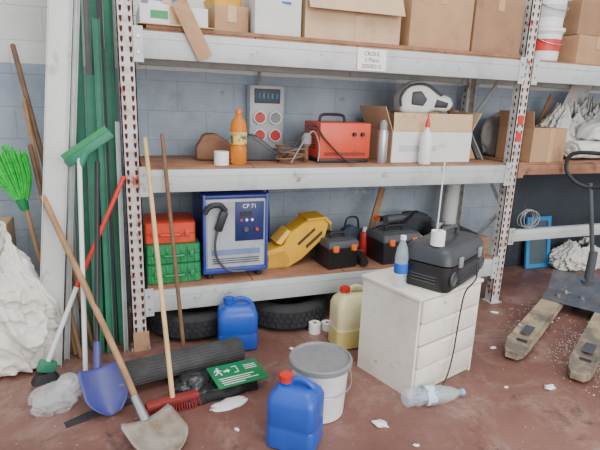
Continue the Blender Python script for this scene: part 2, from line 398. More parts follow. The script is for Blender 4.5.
def jerrycan(label,w,d,h,loc,yaw,mat,cap,name="jerrycan",side=-1,liquid=None):
    P=[]
    b=MB().loft([(0,w-.03,d-.03,.03),(.012,w,d,.035),(h*.35,w,d,.035),(h*.38,w-.008,d-.008,.035),(h*.42,w,d,.035),(h*.76,w,d,.035),(h*.86,w*.9,d*.85,.035),(h*.93,w*.72,d*.6,.03),(h*.95,w*.66,d*.5,.02)])
    P.append(b.obj("can_body",mat,50))
    if liquid: P.append(MB().loft([(.013,w+.001,d+.001,.035),(h*.345,w+.001,d+.001,.035)]).obj("liquid_fill",liquid))
    P.append(MB().tube([(-side*w*.36,0,h*.84),(-side*w*.33,0,h*.96),(-side*w*.18,0,h*1.04),(0,0,h*1.05),(side*w*.1,0,h*1.0),(side*w*.12,0,h*.93)],.014,10).obj("handle",mat))
    P.append(MB().cyl(.026,.024,.03,(side*w*.22,0,h*.95)).obj("neck",mat))
    c=MB().cyl(.031,.029,.03,(side*w*.22,0,h*.95+.026))
    for i in range(18):
        a=2*PI*i/18; c.box(.003,.005,.026,(side*w*.22+.031*math.cos(a),.031*math.sin(a),h*.95+.026),(0,0,a))
    P.append(c.obj("cap",cap))
    return thing(name,label,"jerrycan",P,loc,yaw)
def toolbox(label,w,d,h,loc,yaw,mat,lid,latch,name="toolbox",rot=None):
    P=[MB().loft([(0,w*.92,d*.9,.01),(.01,w*.94,d*.92,.01),(h*.66,w,d,.012),(h*.68,w*1.02,d*1.03,.012),(h*.72,w*1.02,d*1.03,.012)],n=3).obj("body",mat)]
    P.append(MB().loft([(h*.725,w*1.01,d*1.02,.012),(h*.86,w,d,.012),(h*.94,w*.94,d*.9,.02),(h*.95,w*.9,d*.84,.02)],n=3).box(w*.8,d*.12,.012,(0,d*.25,h*.95)).box(w*.8,d*.12,.012,(0,-d*.25,h*.95)).obj("lid",lid))
    P.append(MB().tube([(-w*.22,0,h*.93),(-w*.22,0,h*1.05),(-w*.18,0,h*1.1),(w*.18,0,h*1.1),(w*.22,0,h*1.05),(w*.22,0,h*.93)],.011,8,3).obj("handle",black))
    for s in (-1,1):
        P.append(MB().box(.045,.014,h*.2,(s*w*.3,-d/2-.008,h*.72),bev=.004).box(.03,.01,.02,(s*w*.3,-d/2-.018,h*.66),bev=.003).obj("latch",latch))
    return thing(name,label,"toolbox",P,loc,yaw,rot)
def plank(name,label,cat,p0,p1,w,t,mat,xh=(1,0,0),chan=False):
    L=(Vector(p1)-Vector(p0)).length; o=MB()
    if chan:
        o.box(w,.003,L,(0,0,L/2)).box(.003,t,L,(-w/2,-t/2,L/2)).box(.003,t,L,(w/2,-t/2,L/2))
    else: o.box(w,t,L,(0,0,L/2),bev=.002)
    q=o.obj(name,mat); e=thing(name,label,cat,[q]); e.matrix_world=align(p0,p1,xh); return e
def pole(name,label,cat,p0,p1,r,mat):
    L=(Vector(p1)-Vector(p0)).length
    q=MB().cyl(r,r*.92,L,(0,0,L/2),seg=14).sph(r*.93,(0,0,L)).obj(name,mat); e=thing(name,label,cat,[q]); e.matrix_world=align(p0,p1); return e
def cable(name,label,pts,r,mat,cat="cable"):
    return thing(name,label,cat,[MB().tube(pts,r).obj(name,mat)])
def roll(loc,r=.055,h=.09,label="white paper roll on the shelf",rot=None,grp=None):
    return thing("paper_roll",label,"paper roll",[MB().lathe([(r*.35,0),(r,0),(r,h),(r*.35,h)],closed=True).obj("paper_wrap",paperM),MB().lathe([(r*.3,.001),(r*.35,.001),(r*.35,h-.001),(r*.3,h-.001)],closed=True).obj("core_tube",cardM)],loc,rot=rot,group=grp)
# ---------------- top shelf ----------------
thing("cardboard_sheet","thin beige cardboard sheet lying over the shelf edge","cardboard",[MB().box(.40,.46,.004,(0,0,.002)).obj("cardboard_sheet",cardL)],(.33,3.08,TOP),0)
carton("low off-white carton with green print on the top shelf",.36,.4,.10,(.32,3.1,TOP+.006),0,whiteBox,extra=[MB().box(.09,.002,.04,(-.08,-.2042,.05)).obj("printed_mark",green)])
carton("flat tan cardboard box beside the white carton",.2,.35,.15,(.64,3.15,TOP),3,cardM)
thing("plastic_crate","yellow shallow plastic tray on the tan carton","tray",[MB().loft([(0,.16,.25,.02),(.05,.18,.27,.02),(.05,.17,.26,.02),(.006,.15,.24,.02)]).obj("plastic_crate",yellowM)],(.63,3.15,TOP+.155),3)
carton("small blue and white carton stacked on the low carton",.2,.26,.11,(.28,3.14,TOP+.112),5,whiteBox,extra=[MB().box(.205,.002,.04,(0,-.1342,.05)).obj("printed_band",blueL)])
carton("light grey carton with small blue emblem",.28,.36,.34,(.905,3.08,TOP),0,M("grey_carton",(206,206,202),.8,0,.06),extra=[MB().cyl(.022,.022,.006,(.03,-.1835,.22),(PI/2,0,0)).box(.09,.006,.012,(.03,-.1835,.18)).obj("printed_emblem",blueL)])
carton("wide cardboard box with creased front flap hanging open",.64,.42,.3,(1.4,3.12,TOP),-1,cardL,flaps=(('f',155,.15),))
carton("large smooth brown cardboard box",.48,.42,.36,(2.01,3.1,TOP),1,cardM)
carton("darker brown tall cardboard box next to the upright",.40,.42,.36,(2.475,3.1,TOP),-1,cardD)
plank("cardboard_strip","bent cardboard strip hanging over the top beam","cardboard",(.335,FY-.02,1.99),(.47,FY-.035,1.71),.085,.004,cardM)
for i in range(2):
    pr=[(0,0),(.1,0),(.108,.01),(.118,.19),(.124,.19),(.124,.205),(.128,.205),(.128,.212),(.0,.212)]
    lb=MB().lathe([(.1135,.07),(.1145,.07),(.1185,.15),(.1175,.15)],closed=True,seg=48).obj("label_band",redM if i==0 else paleGrey)
    thing("plastic_bucket","round white plastic bucket with lid stacked on the top shelf","bucket",[MB().lathe(pr,seg=48).obj("bucket_body",whiteP),lb,MB().lathe([(.132,.2),(.134,.225),(.12,.228),(.0,.226)],seg=48).obj("lid",whiteP),MB().tube([(-.125,0,.18),(-.09,-.095,.13),(0,-.13,.11),(.09,-.095,.13),(.125,0,.18)],.003).obj("wire_handle",steel)],(2.98,2.99,1.843+i*.23),group="white buckets on the top shelf")
carton("brown cardboard box in the next bay",.42,.4,.2,(3.41,3.1,1.843),3,cardM)
carton("brown cardboard box stacked upon another carton",.4,.4,.25,(3.42,3.1,2.046),-4,cardD,extra=[MB().box(.08,.012,.05,(.05,-.2015,.14)).obj("paper_label",paperM)])
carton("brown cardboard box further along the top shelf",.45,.4,.3,(3.95,3.1,1.843),2,cardM)
# ---------------- middle shelf ----------------
Z=SH[1]
thing("soda_bottle","translucent amber orange plastic bottle with a printed label","bottle",[
 MB().lathe([(0,0),(.042,0),(.05,.012),(.05,.1),(.045,.12),(.05,.15),(.05,.22),(.042,.262),(.018,.29),(.016,.305),(0,.305)]).obj("bottle_body",orangeLiq),
 MB().lathe([(.0508,.125),(.0514,.127),(.0514,.195),(.0508,.197)]).obj("wrap_label",M("soda_label",(214,170,90),.4,0,.3,20,col2=(70,110,80),thr=(.5,.58))),
 MB().cyl(.02,.018,.028,(0,0,.318)).obj("cap",orangeP)],(.69,2.97,Z))
roll((.585,2.97,Z),.045,.08)
thing("leather_pouch","flat brown leather tool pouch slumped on the shelf","pouch",[MB().softprism([(-.13,0),(.12,0),(.14,.05),(.08,.12),(.0,.17),(-.08,.16),(-.13,.08)],.2,.02,crump=.01,cuts=2,seed=4).obj("leather_pouch",matteBrown)],(.60,3.24,Z),-8)
thing("leather_pouch","flat dark grey canvas pouch lying beside the brown one","pouch",[MB().softprism([(-.13,0),(.13,0),(.12,.05),(-.02,.16),(-.09,.17),(-.14,.1)],.16,.015).obj("pouch_body",dgrey),MB().box(.2,.165,.012,(.02,0,.1),(0,.6,0),bev=.004).obj("flap",M("pouch_flap",(84,84,84),.7))],(.89,3.2,Z),-8)
P=[MB().box(.26,.1,.45,(0,0,0),bev=.015).obj("enclosure",M("panel_grey",(180,186,188),.45)),
   MB().box(.19,.012,.10,(0,-.055,.15),bev=.004).obj("breaker_window",dgrey)]
for i in range(5): P.append(MB().box(.016,.01,.035,(-.064+i*.032,-.065,.15)).obj("breaker_switch",green if i%2 else blueL))
for x,z,mt in ((-.058,0,redM),(.058,0,grey),(-.058,-.125,redM),(.058,-.125,redM)):
    P.append(MB().cyl(.05,.047,.03,(x,-.06,z),(PI/2,0,0)).obj("socket",whiteP)); P.append(MB().cyl(.04,.036,.035,(x,-.068,z),(PI/2,0,0)).cyl(.01,.01,.02,(x,-.085,z+.03),(PI/2,0,0)).obj("socket_lid",mt))
P.append(MB().rod((-.05,0,.2),(-.05,0,.7),.012).obj("conduit",grey))
P.append(MB().tube([(.02,0,-.22),(.02,-.02,-.5),(.04,-.01,-.8),(.03,0,-1.1)],.009).obj("cable",black))
thing("socket_panel","grey wall-mounted electrical socket panel with red outlets","electrical panel",P,(1.02,3.54,1.375))
P=[MB().box(.37,.3,.235,(0,0,.145),bev=.008).obj("casing",orange),
   MB().box(.3,.004,.02,(0,-.152,.06)).obj("lower_front",M("charger_trim",(120,44,36),.5)),
   MB().box(.36,.29,.028,(0,0,.015),bev=.005).obj("base",black),
   MB().tube([(-.13,-.0,.25),(-.13,-.0,.29),(-.1,0,.31),(.02,0,.31),(.05,0,.29),(.05,0,.25)],.01,8,3).obj("carry_handle",black)]
for i in range(2): P.append(MB().cyl(.014,.012,.022,(.06+i*.06,-.16,.19),(PI/2,0,0)).obj("knob",black))
s=MB()
for i in range(8): s.box(.002,.17,.006,(-.186,0,.09+i*.02))
P.append(s.obj("vent_slots",M("vent_dark",(110,40,34),.6)))
thing("battery_charger","orange-red metal battery charger with black handle and base","charger",P,(1.42,3.14,Z))
pts=[]
for i in range(26):
    a=i*.9; rr_=.1+.03*math.sin(i*1.7); pts.append((1.05+rr_*1.1*math.cos(a),3.0+.07*math.sin(a),Z+.012+i*.003+.03*abs(math.sin(i*.7))))
cable("coiled_cable","tangled brown cable heaped beside the charger",pts,.006,M("cable_brown",(110,84,62),.5))
cable("coiled_cable","black cable looping up over the charger",[(.95,3.0,Z+.01),(1.02,2.95,Z+.08),(1.12,2.98,Z+.2),(1.2,3.0,Z+.25),(1.26,2.97,Z+.16),(1.4,2.95,Z+.03),(1.48,2.93,Z+.012)],.006,black)
cable("coiled_cable","grey lead hooked over the charger corner",[(1.02,2.93,Z+.01),(1.08,2.92,Z+.12),(1.16,2.93,Z+.21),(1.215,2.95,Z+.12),(1.2,2.92,Z+.02)],.005,grey)
thing("blow_lamp","small brass and grey hand lamp standing among the cables","lamp",[MB().cyl(.02,.016,.1,(0,0,.05)).obj("grip",matteBrown),MB().lathe([(.018,.1),(.035,.12),(.035,.17),(.02,.19),(0,.19)]).obj("lamp_head",grey)],(1.17,3.07,Z))
thing("thermos_flask","brushed steel thermos flask with tapered cap","flask",[MB().lathe([(0,0),(.034,0),(.036,.01),(.036,.2),(.03,.225),(0,.225)]).obj("flask_body",steel),MB().lathe([(.026,.226),(.024,.27),(.012,.29),(0,.29)]).obj("cap",grey)],(1.675,2.95,Z))
carton("wide open cardboard box with a white lower front and raised flaps",.66,.40,.22,(2.09,3.17,Z),0,cardL,flaps=(('f',-4,.12),('b',10,.13),('l',22,.17),('r',28,.15)),tape=False,extra=[MB().box(.655,.003,.21,(0,-.2022,.107)).obj("white_print_front",whiteBox),MB().box(.3,.003,.04,(-.12,-.2052,.1)).obj("printed_panel",M("print_grey",(190,192,194),.7))])
carton("plain cardboard carton nested inside the open box",.48,.30,.32,(2.10,3.19,Z+.006),0,cardL,tape=False)
thing("spray_bottle","white plastic bottle with red cap standing before the box","bottle",[MB().lathe([(0,0),(.04,0),(.043,.012),(.043,.17),(.03,.21),(.013,.235),(.013,.25),(0,.25)]).obj("bottle_body",whiteP),MB().lathe([(.018,.25),(.016,.28),(.006,.31),(.005,.34),(0,.34)]).obj("nozzle_cap",redM)],(1.99,2.905,Z))
P=[MB().softprism([(-.19,0),(.0,0),(.05,.03),(.17,.02),(.20,.07),(.18,.12),(.07,.15),(.0,.21),(-.08,.235),(-.16,.20),(-.20,.11)],.2,.03,crump=.006,cuts=2,seed=7).obj("shell",whiteP,60),
   MB().softprism([(-.12,.06),(-.03,.05),(.0,.10),(-.05,.16),(-.12,.15)],.215,.012).obj("visor_recess",dgrey),
   MB().softprism([(.05,.045),(.15,.045),(.16,.085),(.06,.11)],.21,.01).obj("dark_lining",black),
   MB().tube([(-.19,-.09,.05),(-.2,-.11,.12),(-.14,-.12,.19),(-.02,-.11,.2),(.1,-.11,.13)],.009).obj("strap",dgrey)]
thing("protective_headgear","irregular white and dark grey moulded headgear on the open box","headgear",P,(2.11,3.17,Z+.334),-14)
for i,(x,l,mt,w) in enumerate(((2.47,.42,woodD,.05),(2.55,.36,cardM,.05),(2.62,.30,dgrey,.04))):
    plank("timber_offcut","short timber offcut leaning on the shelf back","offcut",(x,3.1,Z+.006),(x+.03,3.4,Z+l),w,.02,mt)
carton("small open cardboard box with a raised flap in the next bay",.36,.34,.26,(3.08,3.07,Z),4,cardM,flaps=(('l',10,.12),('b',5,.1)))
def softroll(label,p0,p1,r,mt,seed):
    L=(Vector(p1)-Vector(p0)).length; o=Vector((seed*3.7,seed,0))
    pr=[(0,.0),(r*.25,.012),(r*.3,-.004),(r*.6,-.004),(r*.65,.008),(r*.93,.0)]+[(r*(1+.03*math.sin(i*1.3+seed)),L*i/24) for i in range(25)]+[(r*.93,L+.004),(r*.75,L+.005),(r*.72,L-.012),(r*.5,L-.012),(r*.47,L+.004),(r*.2,L+.004),(0,L-.01)]
    def fn(v):
        k=1+.22*noise.noise(Vector((v.x*9,v.y*9,v.z*4))+o)+.12*(1-abs(noise.noise(Vector((v.x*20,v.y*20,v.z*7))+o))*2); return Vector((v.x*k,v.y*k*.8,v.z))
    e=thing("fabric_roll",label,"fabric roll",[MB().lathe(pr,seg=56,fn=fn).obj("fabric_roll",mt,60)]); e.matrix_world=align(p0,p1); return e
def sack(name,label,cat,W,D,Hh,loc,yaw,mt,seed,top_open=True,lean=-.05,rot=None):
    V=[];Fc=[];na=220;nz=110
    sd=Vector((seed*3.3,seed*1.9,seed*.7))
    for j in range(nz+1):
        t=j/nz; z=Hh*t
        prof=(.86+.24*math.sin(PI*min(1,t*1.15))**.8-.42*max(0,t-.6)/.4) if t>.03 else .86*(t/.03)**.4
        for i in range(na):
            a=2*PI*i/na; c_,s_=math.cos(a),math.sin(a)
            q=Vector((c_*1.5,s_*1.5,t*1.8))+sd; wv=Vector((noise.noise(q*1.3),noise.noise(q*1.3+Vector((5,5,5))),noise.noise(q*1.1+Vector((9,5,5)))))*1.5
            f=1-abs(noise.noise(Vector((c_*2.2,s_*2.2,t*3.0))+wv+sd))*2
            g=1-abs(noise.noise(Vector((c_*4.2+3,s_*4.2,t*7.0))+wv*1.6+sd))*2
            g2=1-abs(noise.noise(Vector((c_*9+3,s_*9,t*15))+wv*2.5+sd))*2
            k=prof*(1+.22*(f-.65)+.17*(g-.65)+.07*(g2-.6)+.14*noise.noise(q+Vector((2,0,0))))
            x=W/2*math.copysign(abs(c_)**.8,c_)*k; y=D/2*math.copysign(abs(s_)**.8,s_)*k
            zz=z+Hh*(.12*math.sin(a*2+1)+.12*(f-.5)+.05*math.sin(a*5))*max(0,t-.6)/.4
            zz-=.08*Hh*math.sin(PI*t)*(g-.5)*.7
            V.append((x+lean*t*t,y+.03*t,max(zz,0)))
    for j in range(nz):
        for i in range(na): Fc.append((j*na+i,j*na+(i+1)%na,(j+1)*na+(i+1)%na,(j+1)*na+i))
    V.append((0,0,.0))
    for i in range(na): Fc.append((i,(i+1)%na,len(V)-1))
    o=MB().add(V,Fc); o.soft=True
    q=o.obj(name,mt); md=q.modifiers.new("thickness",'SOLIDIFY'); md.thickness=.003
    return thing(name,label,cat,[q],loc,yaw,rot)
softroll("long off-white crumpled roll lying on the shelf",(3.46,3.02,Z+.085),(4.5,3.10,Z+.085),.08,whiteTex,1)
sack("plastic_sack","crumpled white plastic sack slumped on the shelf","sack",.46,.26,.40,(3.62,3.27,Z),0,whiteTex,5,lean=.05)
sack("plastic_sack","creased pale grey plastic sack behind the roll","sack",.5,.26,.46,(4.08,3.30,Z),0,paleGrey,8,lean=-.06)
thing("wrapped_package","irregular white wrapped package lying on the roll","package",[MB().softprism([(-.24,0),(.22,.0),(.26,.07),(.12,.15),(-.10,.17),(-.26,.09)],.17,.02,crump=.02,cuts=3,seed=14).obj("wrapped_package",whiteBox)],(3.86,3.06,Z+.165),6)
plank("leaning_board","thin white plastic board leaning against the sacks","board",(3.66,3.41,Z+.012),(3.96,3.435,Z+.66),.22,.006,whiteBox)
plank("timber_offcut","thin brown batten leaning beside the sacks","offcut",(3.36,3.38,Z+.01),(3.60,3.43,Z+.52),.04,.015,woodM)
thing("cloth_bundle","folded grey-white cloth bundle lying behind the small box","fabric",[MB().blob(.42,.13,.42,.12,2,12).obj("cloth_bundle",greyTex)],(3.05,3.37,Z))
# ---------------- lower shelf ----------------
Z=SH[0]
def case(label,w,d,h,loc,yaw,mat,ribs=0,handle=True,lat=black):
    P=[MB().loft([(0,w*.96,d*.96,.02),(.008,w,d,.02),(h*.47,w,d,.02),(h*.48,w*.97,d*.97,.02)]).obj("lower_shell",mat)]
    u=MB().loft([(h*.485,w*.97,d*.97,.02),(h*.5,w,d,.02),(h*.97,w,d,.02),(h,w*.95,d*.95,.02)])
    for i in range(ribs): u.box(.012,.008,h*.36,(-w*.4+i*w*.8/(ribs-1),-d/2-.003,h*.74),bev=.002).box(.012,.008,h*.36,(-w*.4+i*w*.8/(ribs-1),-d/2-.003,h*.24),bev=.002)
    P.append(u.obj("upper_shell",mat))
    if handle: P.append(MB().tube([(-.06,-d/2,h*.47),(-.055,-d/2-.022,h*.47),(.055,-d/2-.022,h*.47),(.06,-d/2,h*.47)],.009,8,2).obj("handle",mat))
    for s in (-1,1): P.append(MB().box(.025,.012,min(h*.4,.04),(s*w*.33,-d/2-.006,h*.5),bev=.003).obj("latch",lat))
    return thing("tool_case",label,"tool case",P,loc,yaw)
case("wide green ribbed plastic tool case at the bottom of the stack",.325,.31,.125,(.283,3.08,Z),0,green,7,True,green)
case("wide green ribbed plastic tool case second in the stack",.32,.31,.12,(.281,3.08,Z+.127),1,green,7,True,green)
case("flat red-orange tool case lying on the green ones",.30,.29,.13,(.272,3.09,Z+.249),-2,orange,0,True,orange)
silver=M("machine_silver",(168,172,174),.45,.1,.08,col3=(144,146,148),thr3=(.58,.68))
P=[MB().box(.4,.42,.46,(0,0,.29),bev=.01).obj("casing",silver),
   MB().box(.415,.445,.035,(0,0,.06),bev=.008).obj("base_frame",genBlue),MB().box(.415,.445,.02,(0,0,.535),bev=.008).obj("top_frame",genBlue)]
for sx in (-1,1):
    for sy in (-1,1): P.append(MB().box(.018,.02,.5,(sx*.198,sy*.213,.3),bev=.004).obj("corner_post",genBlue))
P.append(MB().box(.36,.006,.42,(0,-.213,.29)).obj("front_panel",M("machine_panel",(164,168,174),.45,0,.06,4,col3=(140,144,150),thr3=(.56,.66))))
P.append(MB().box(.185,.008,.25,(.085,-.2165,.375),bev=.002).obj("control_panel",darkblue))
P.append(text("CP 71",.036,whiteP,(.083,-.2215,.472)))
P.append(MB().box(.075,.006,.03,(.06,-.222,.425)).obj("display",black))
for i in range(3): P.append(MB().cyl(.009,.008,.01,(.03+i*.035,-.223,.385),(PI/2,0,0)).obj("button",redM if i==0 else whiteP))
P.append(MB().cyl(.017,.015,.018,(.06,-.228,.325),(PI/2,0,0)).obj("knob",dgrey))
P.append(MB().cyl(.011,.010,.018,(.13,-.228,.325),(PI/2,0,0)).obj("knob",redM))
P.append(MB().box(.31,.004,.035,(0,-.2175,.18)).obj("lower_label",M("machine_label",(112,126,164),.4)))
s=MB()
for i in range(3): s.box(.3,.004,.005,(0,-.2175,.11+i*.014))
P.append(s.obj("vent_grille",dgrey))
P.append(MB().box(.005,.37,.43,(-.2025,0,.3)).obj("side_panel",darkblue))
for sx in (-1,1):
    for sy in (-1,1): P.append(MB().cyl(.02,.018,.04,(sx*.16,sy*.17,.02)).obj("rubber_foot",black))
thing("welding_machine","silver-grey workshop machine with blue frame and dark control panel","machine",P,(.665,3.13,Z))
thing("spray_gun","black torch gun hanging on the front of the blue machine","tool",[MB().box(.05,.035,.13,(0,0,.05),(0,.35,0),bev=.01).obj("grip",black),MB().tube([(.03,0,.11),(-.01,0,.15),(-.07,0,.14),(-.1,0,.1)],.017,10).obj("barrel",black),MB().tube([(-.02,0,0),(-.04,-.005,-.1),(-.02,-.005,-.2),(.05,-.005,-.27),(.15,-.005,-.28)],.008,8).obj("hose",dgrey)],(.565,2.885,Z+.34))
slotM=M("slot_brown",(74,56,40),.8)
P=[MB().softprism([(-.20,0),(-.04,0),(.06,.055),(.225,.205),(.25,.31),(.215,.345),(.10,.335),(-.03,.245),(-.08,.155),(-.21,.12)],.17,.004,seg=1).obj("case_body",yellowM,10),
   MB().softprism([(-.19,.012),(-.06,.012),(-.03,.05),(-.07,.125),(-.19,.10)],.19,.003,seg=1).obj("lower_fold",M("yellow_dark",(196,144,44),.55,0,.15,8),10),
   MB().softprism([(.09,.125),(.205,.225),(.20,.25),(.08,.148)],.174,.002,seg=1).obj("dark_slot",slotM,10),
   MB().softprism([(.03,.15),(.15,.255),(.145,.275),(.02,.17)],.174,.002,seg=1).obj("dark_slot",slotM,10),
   MB().softprism([(.08,.34),(.22,.35),(.27,.30),(.255,.29),(.21,.335),(.085,.325)],.20,.003,seg=1).obj("rim_fold",yellowM,10),
   MB().softprism([(-.09,.16),(-.02,.25),(-.05,.265),(-.13,.175)],.14,.003,seg=1).obj("loose_flap",M("yellow_pale",(232,188,80),.55),10)]
thing("folded_case","yellow angular folded case with dark slots lying tilted","case",P,(1.10,3.12,Z),0)
toolbox("small black toolbox with orange latches",.24,.22,.21,(1.41,3.02,Z),6,black,dgrey,orangeP)
thing("tool_bag","low black and yellow tool pouch with handles","bag",[MB().blob(.2,.12,.2,.15,2,61).obj("pouch",black),MB().tube([(-.06,0,.15),(-.04,0,.22),(.04,0,.22),(.06,0,.15)],.009).obj("handle",yellowM)],(1.44,3.33,Z),0)
thing("angle_grinder","black angle grinder with dark red trim lying flat","power tool",[MB().rod((-.1,0,.04),(.07,0,.04),.028,.034).obj("motor_body",black),MB().cyl(.04,.036,.05,(.1,0,.04)).obj("gear_head",steel),MB().cyl(.05,.05,.004,(.1,0,.012)).obj("disc",dgrey),MB().rod((.1,.02,.04),(.1,.07,.05),.014).obj("side_handle",redB)],(1.60,2.99,Z),75)
toolbox("black toolbox with orange latches and grey lid",.33,.25,.23,(1.875,3.04,Z),5,black,dgrey,orangeP)
thing("cordless_drill","black and orange cordless drill lying on the toolbox","power tool",[MB().rod((-.09,0,.05),(.07,0,.05),.028).rod((.07,0,.05),(.12,0,.05),.018,.01).obj("drill_body",dgrey),MB().box(.04,.035,.12,(-.05,.05,.045),(1.2,0,0),bev=.008).obj("grip",black),MB().box(.06,.06,.03,(-.05,.11,.03),bev=.006).obj("battery",orangeP)],(1.87,3.03,Z+.262),15)
toolbox("wide black plastic toolbox next to the grey one",.34,.27,.20,(2.39,3.05,Z),-4,black,black,grey)
thing("work_jacket","crumpled dark work jacket dumped behind the toolboxes","clothing",[MB().blob(.36,.2,.32,.2,2.2,71,sub=5).obj("work_jacket",M("dark_cloth",(58,60,66),.85,0,.15))],(2.24,3.34,Z),0)
thing("tool_bag","low faded blue canvas bag slumped at the shelf back","bag",[MB().blob(.22,.15,.22,.2,2.2,75).obj("pouch",M("slate_blue",(82,92,116),.7)),MB().tube([(-.06,0,.17),(-.04,0,.25),(.04,0,.25),(.06,0,.17)],.008).obj("handle",black)],(1.68,3.34,Z),0)
def spray(x,y,mt,l,h=.2):
    thing("spray_can",l,"spray can",[MB().lathe([(0,0),(.03,0),(.032,.006),(.032,h*.78),(.02,h*.86),(0,h*.86)]).obj("can_body",mt),MB().cyl(.018,.016,.035,(0,0,h*.93)).obj("cap",whiteP)],(x,y,Z))
spray(1.70,3.16,redM,"red spray can standing among the toolboxes",.22); spray(2.15,2.95,grey,"grey spray can standing beside the toolbox"); spray(2.08,3.0,blueL,"blue spray can standing beside the toolbox",.17)
thing("power_tool","yellow and black power saw body lying behind the toolbox","power tool",[MB().softprism([(-.1,0),(.1,0),(.11,.06),(.03,.13),(-.08,.12)],.1,.015).obj("motor_body",yellowM),MB().cyl(.07,.07,.01,(.08,-.06,.07),(PI/2,0,0)).obj("blade_guard",dgrey),MB().tube([(-.07,0,.12),(-.05,0,.17),(.03,0,.17),(.05,0,.12)],.013).obj("handle",black)],(1.93,3.30,Z),0)
thing("tape_roll","roll of silver tape lying on the wide toolbox","tape",[MB().lathe([(.035,0),(.055,0),(.055,.045),(.035,.045)],closed=True).obj("tape_roll",steel)],(2.32,3.12,Z+.201))
carton("small torn brown carton wedged between the toolboxes",.11,.16,.14,(2.63,3.02,Z),0,cardD,tape=False)
thing("carpet_roll","thick pale grey tube leaning at the shelf back","tube",[MB().lathe([(.045,0),(.062,0),(.062,.64),(.045,.64)],closed=True).obj("carpet_roll",paleGrey)]).matrix_world=align((2.50,3.24,Z+.012),(2.61,3.36,Z+.66))
plank("timber_offcut","brown timber batten leaning behind the toolboxes","offcut",(1.76,3.24,Z+.006),(1.98,3.43,Z+.46),.05,.02,woodM)
# ---------------- below rack ----------------
def tyre(label,loc,R=.3,w=.18):
    pr=[(R*.62,.03),(R*.66,.012),(R*.82,0),(R*.94,.012),(R,.035)]
    o=MB(); full=pr+[(R,w-.035),(R*.94,w-.012),(R*.82,w),(R*.66,w-.012),(R*.62,w-.03),(R*.64,w-.03),(R*.7,w*.5),(R*.64,.03)]
    o.lathe(full,closed=True,seg=48)
    t=MB()
    for i in range(44):
        a=2*PI*i/44
        for k,zz in enumerate((.055,.09,.125)): t.box(.012,.028,.028,((R+.001)*math.cos(a+k*.05),(R+.001)*math.sin(a+k*.05),zz),(0,0,a+k*.05))
    return thing("tyre",label,"tyre",[o.obj("tyre_casing",blackR),t.obj("tread_block",blackR,stuff=True)],loc,group="old tyres under the rack")
tyre("black rubber car tyre lying flat beneath the rack",(.42,3.14,0)); tyre("black rubber car tyre lying flat beneath the rack",(1.06,3.10,0))
jerrycan("blue plastic jerrycan with blue cap beside a tyre",.24,.18,.3,(.635,2.745,0),-8,blueM,blueM)
jerrycan("pale yellowish translucent jug with red cap",.25,.17,.37,(1.33,2.57,0),0,jugM,redM,name="plastic_jug",liquid=M("jug_liquid",(200,184,112),.3,0,.08))
roll((1.17,2.78,0),.04,.07,"small white paper roll on the floor under the rack",grp="paper rolls on the floor")
roll((1.27,2.80,0),.04,.05,"small white paper roll on the floor under the rack",grp="paper rolls on the floor")
# ---------------- floor objects ----------------
jerrycan("blue plastic jerrycan with red cap in front of the bucket",.225,.19,.30,(.685,1.80,0),-38,blueM,redM)
P=[MB().lathe([(0,0),(.118,0),(.124,.006),(.138,.24),(.142,.25),(.142,.262),(.146,.262),(.146,.275),(.0,.275)],seg=48).obj("bucket_body",whiteP),
   MB().lathe([(.15,.262),(.156,.266),(.156,.288),(.150,.296),(.143,.296),(.138,.286),(.1,.288),(0,.289)],seg=48).obj("lid",lidG),
   MB().tube([(-.144,0,.235),(-.15,-.05,.2),(-.1,-.118,.165),(0,-.146,.15),(.1,-.118,.165),(.15,-.05,.2),(.144,0,.235)],.0025,6).obj("wire_handle",steel)]
thing("plastic_bucket","white plastic bucket with a dusty grey lid","bucket",P,(.875,1.985,0),10)
w,d,h=.53,.40,.57
P=[MB().box(.018,d,h-.02,(-w/2+.009,0,(h-.02)/2)).box(.018,d,h-.02,(w/2-.009,0,(h-.02)/2)).box(w-.036,.01,h-.03,(0,d/2-.006,(h-.03)/2+.01)).box(w-.036,d-.03,.016,(0,0,.03)).obj("carcass",whiteD),
   MB().box(w+.02,d+.02,.02,(0,0,h-.01),bev=.005).obj("top_panel",whiteD),
   MB().box(w-.04,.02,.05,(0,-d/2+.02,.028)).obj("plinth",whiteD)]
nd=4; dh=(h-.02-.04)/nd
for i in range(nd):
    z=.04+dh*(i+.5)
    dr=MB().box(w-.042,.02,dh-.008,(0,-d/2+.002-.004*(i%2),z),(0,0,.012*(i%2)),bev=.004).box(w-.06,d-.05,.008,(0,.015,z-dh*.3)).obj("drawer",whiteD)
    kn=MB().box(.12,.01,.010,(0,-d/2-.014,z+dh*.36),bev=.003).obj("handle",whiteD); kn.parent=dr; P.append(dr)
thing("drawer_cabinet","scuffed off-white drawer cabinet with four drawers","cabinet",P,(1.565,2.19,0),17)
CT=h+.0005
w_,d_,h_=.50,.28,.235
P=[MB().loft([(0,w_*.9,d_*.88,.04),(.02,w_*.95,d_*.95,.05),(h_*.45,w_,d_,.06),(h_*.60,w_,d_,.06)],n=7).obj("lower_body",black,50),
   MB().loft([(h_*.61,w_*.97,d_*.97,.055),(h_*.64,w_*1.01,d_*1.02,.06),(h_*.88,w_*.97,d_*.95,.06),(h_*.97,w_*.88,d_*.82,.05),(h_,w_*.8,d_*.7,.04)],n=7).obj("upper_body",M("charcoal_plastic",(54,56,60),.4,0,.15),50),
   MB().box(.30,.02,.09,(0,-d_/2+.002,h_*.33),bev=.008).obj("moulded_front",M("charcoal_front",(46,47,50),.5)),
   MB().tube([(-.14,0,h_*.96),(-.13,0,h_*1.14),(-.08,0,h_*1.2),(.08,0,h_*1.2),(.13,0,h_*1.14),(.14,0,h_*.96)],.013,10,4).obj("handle",dgrey)]
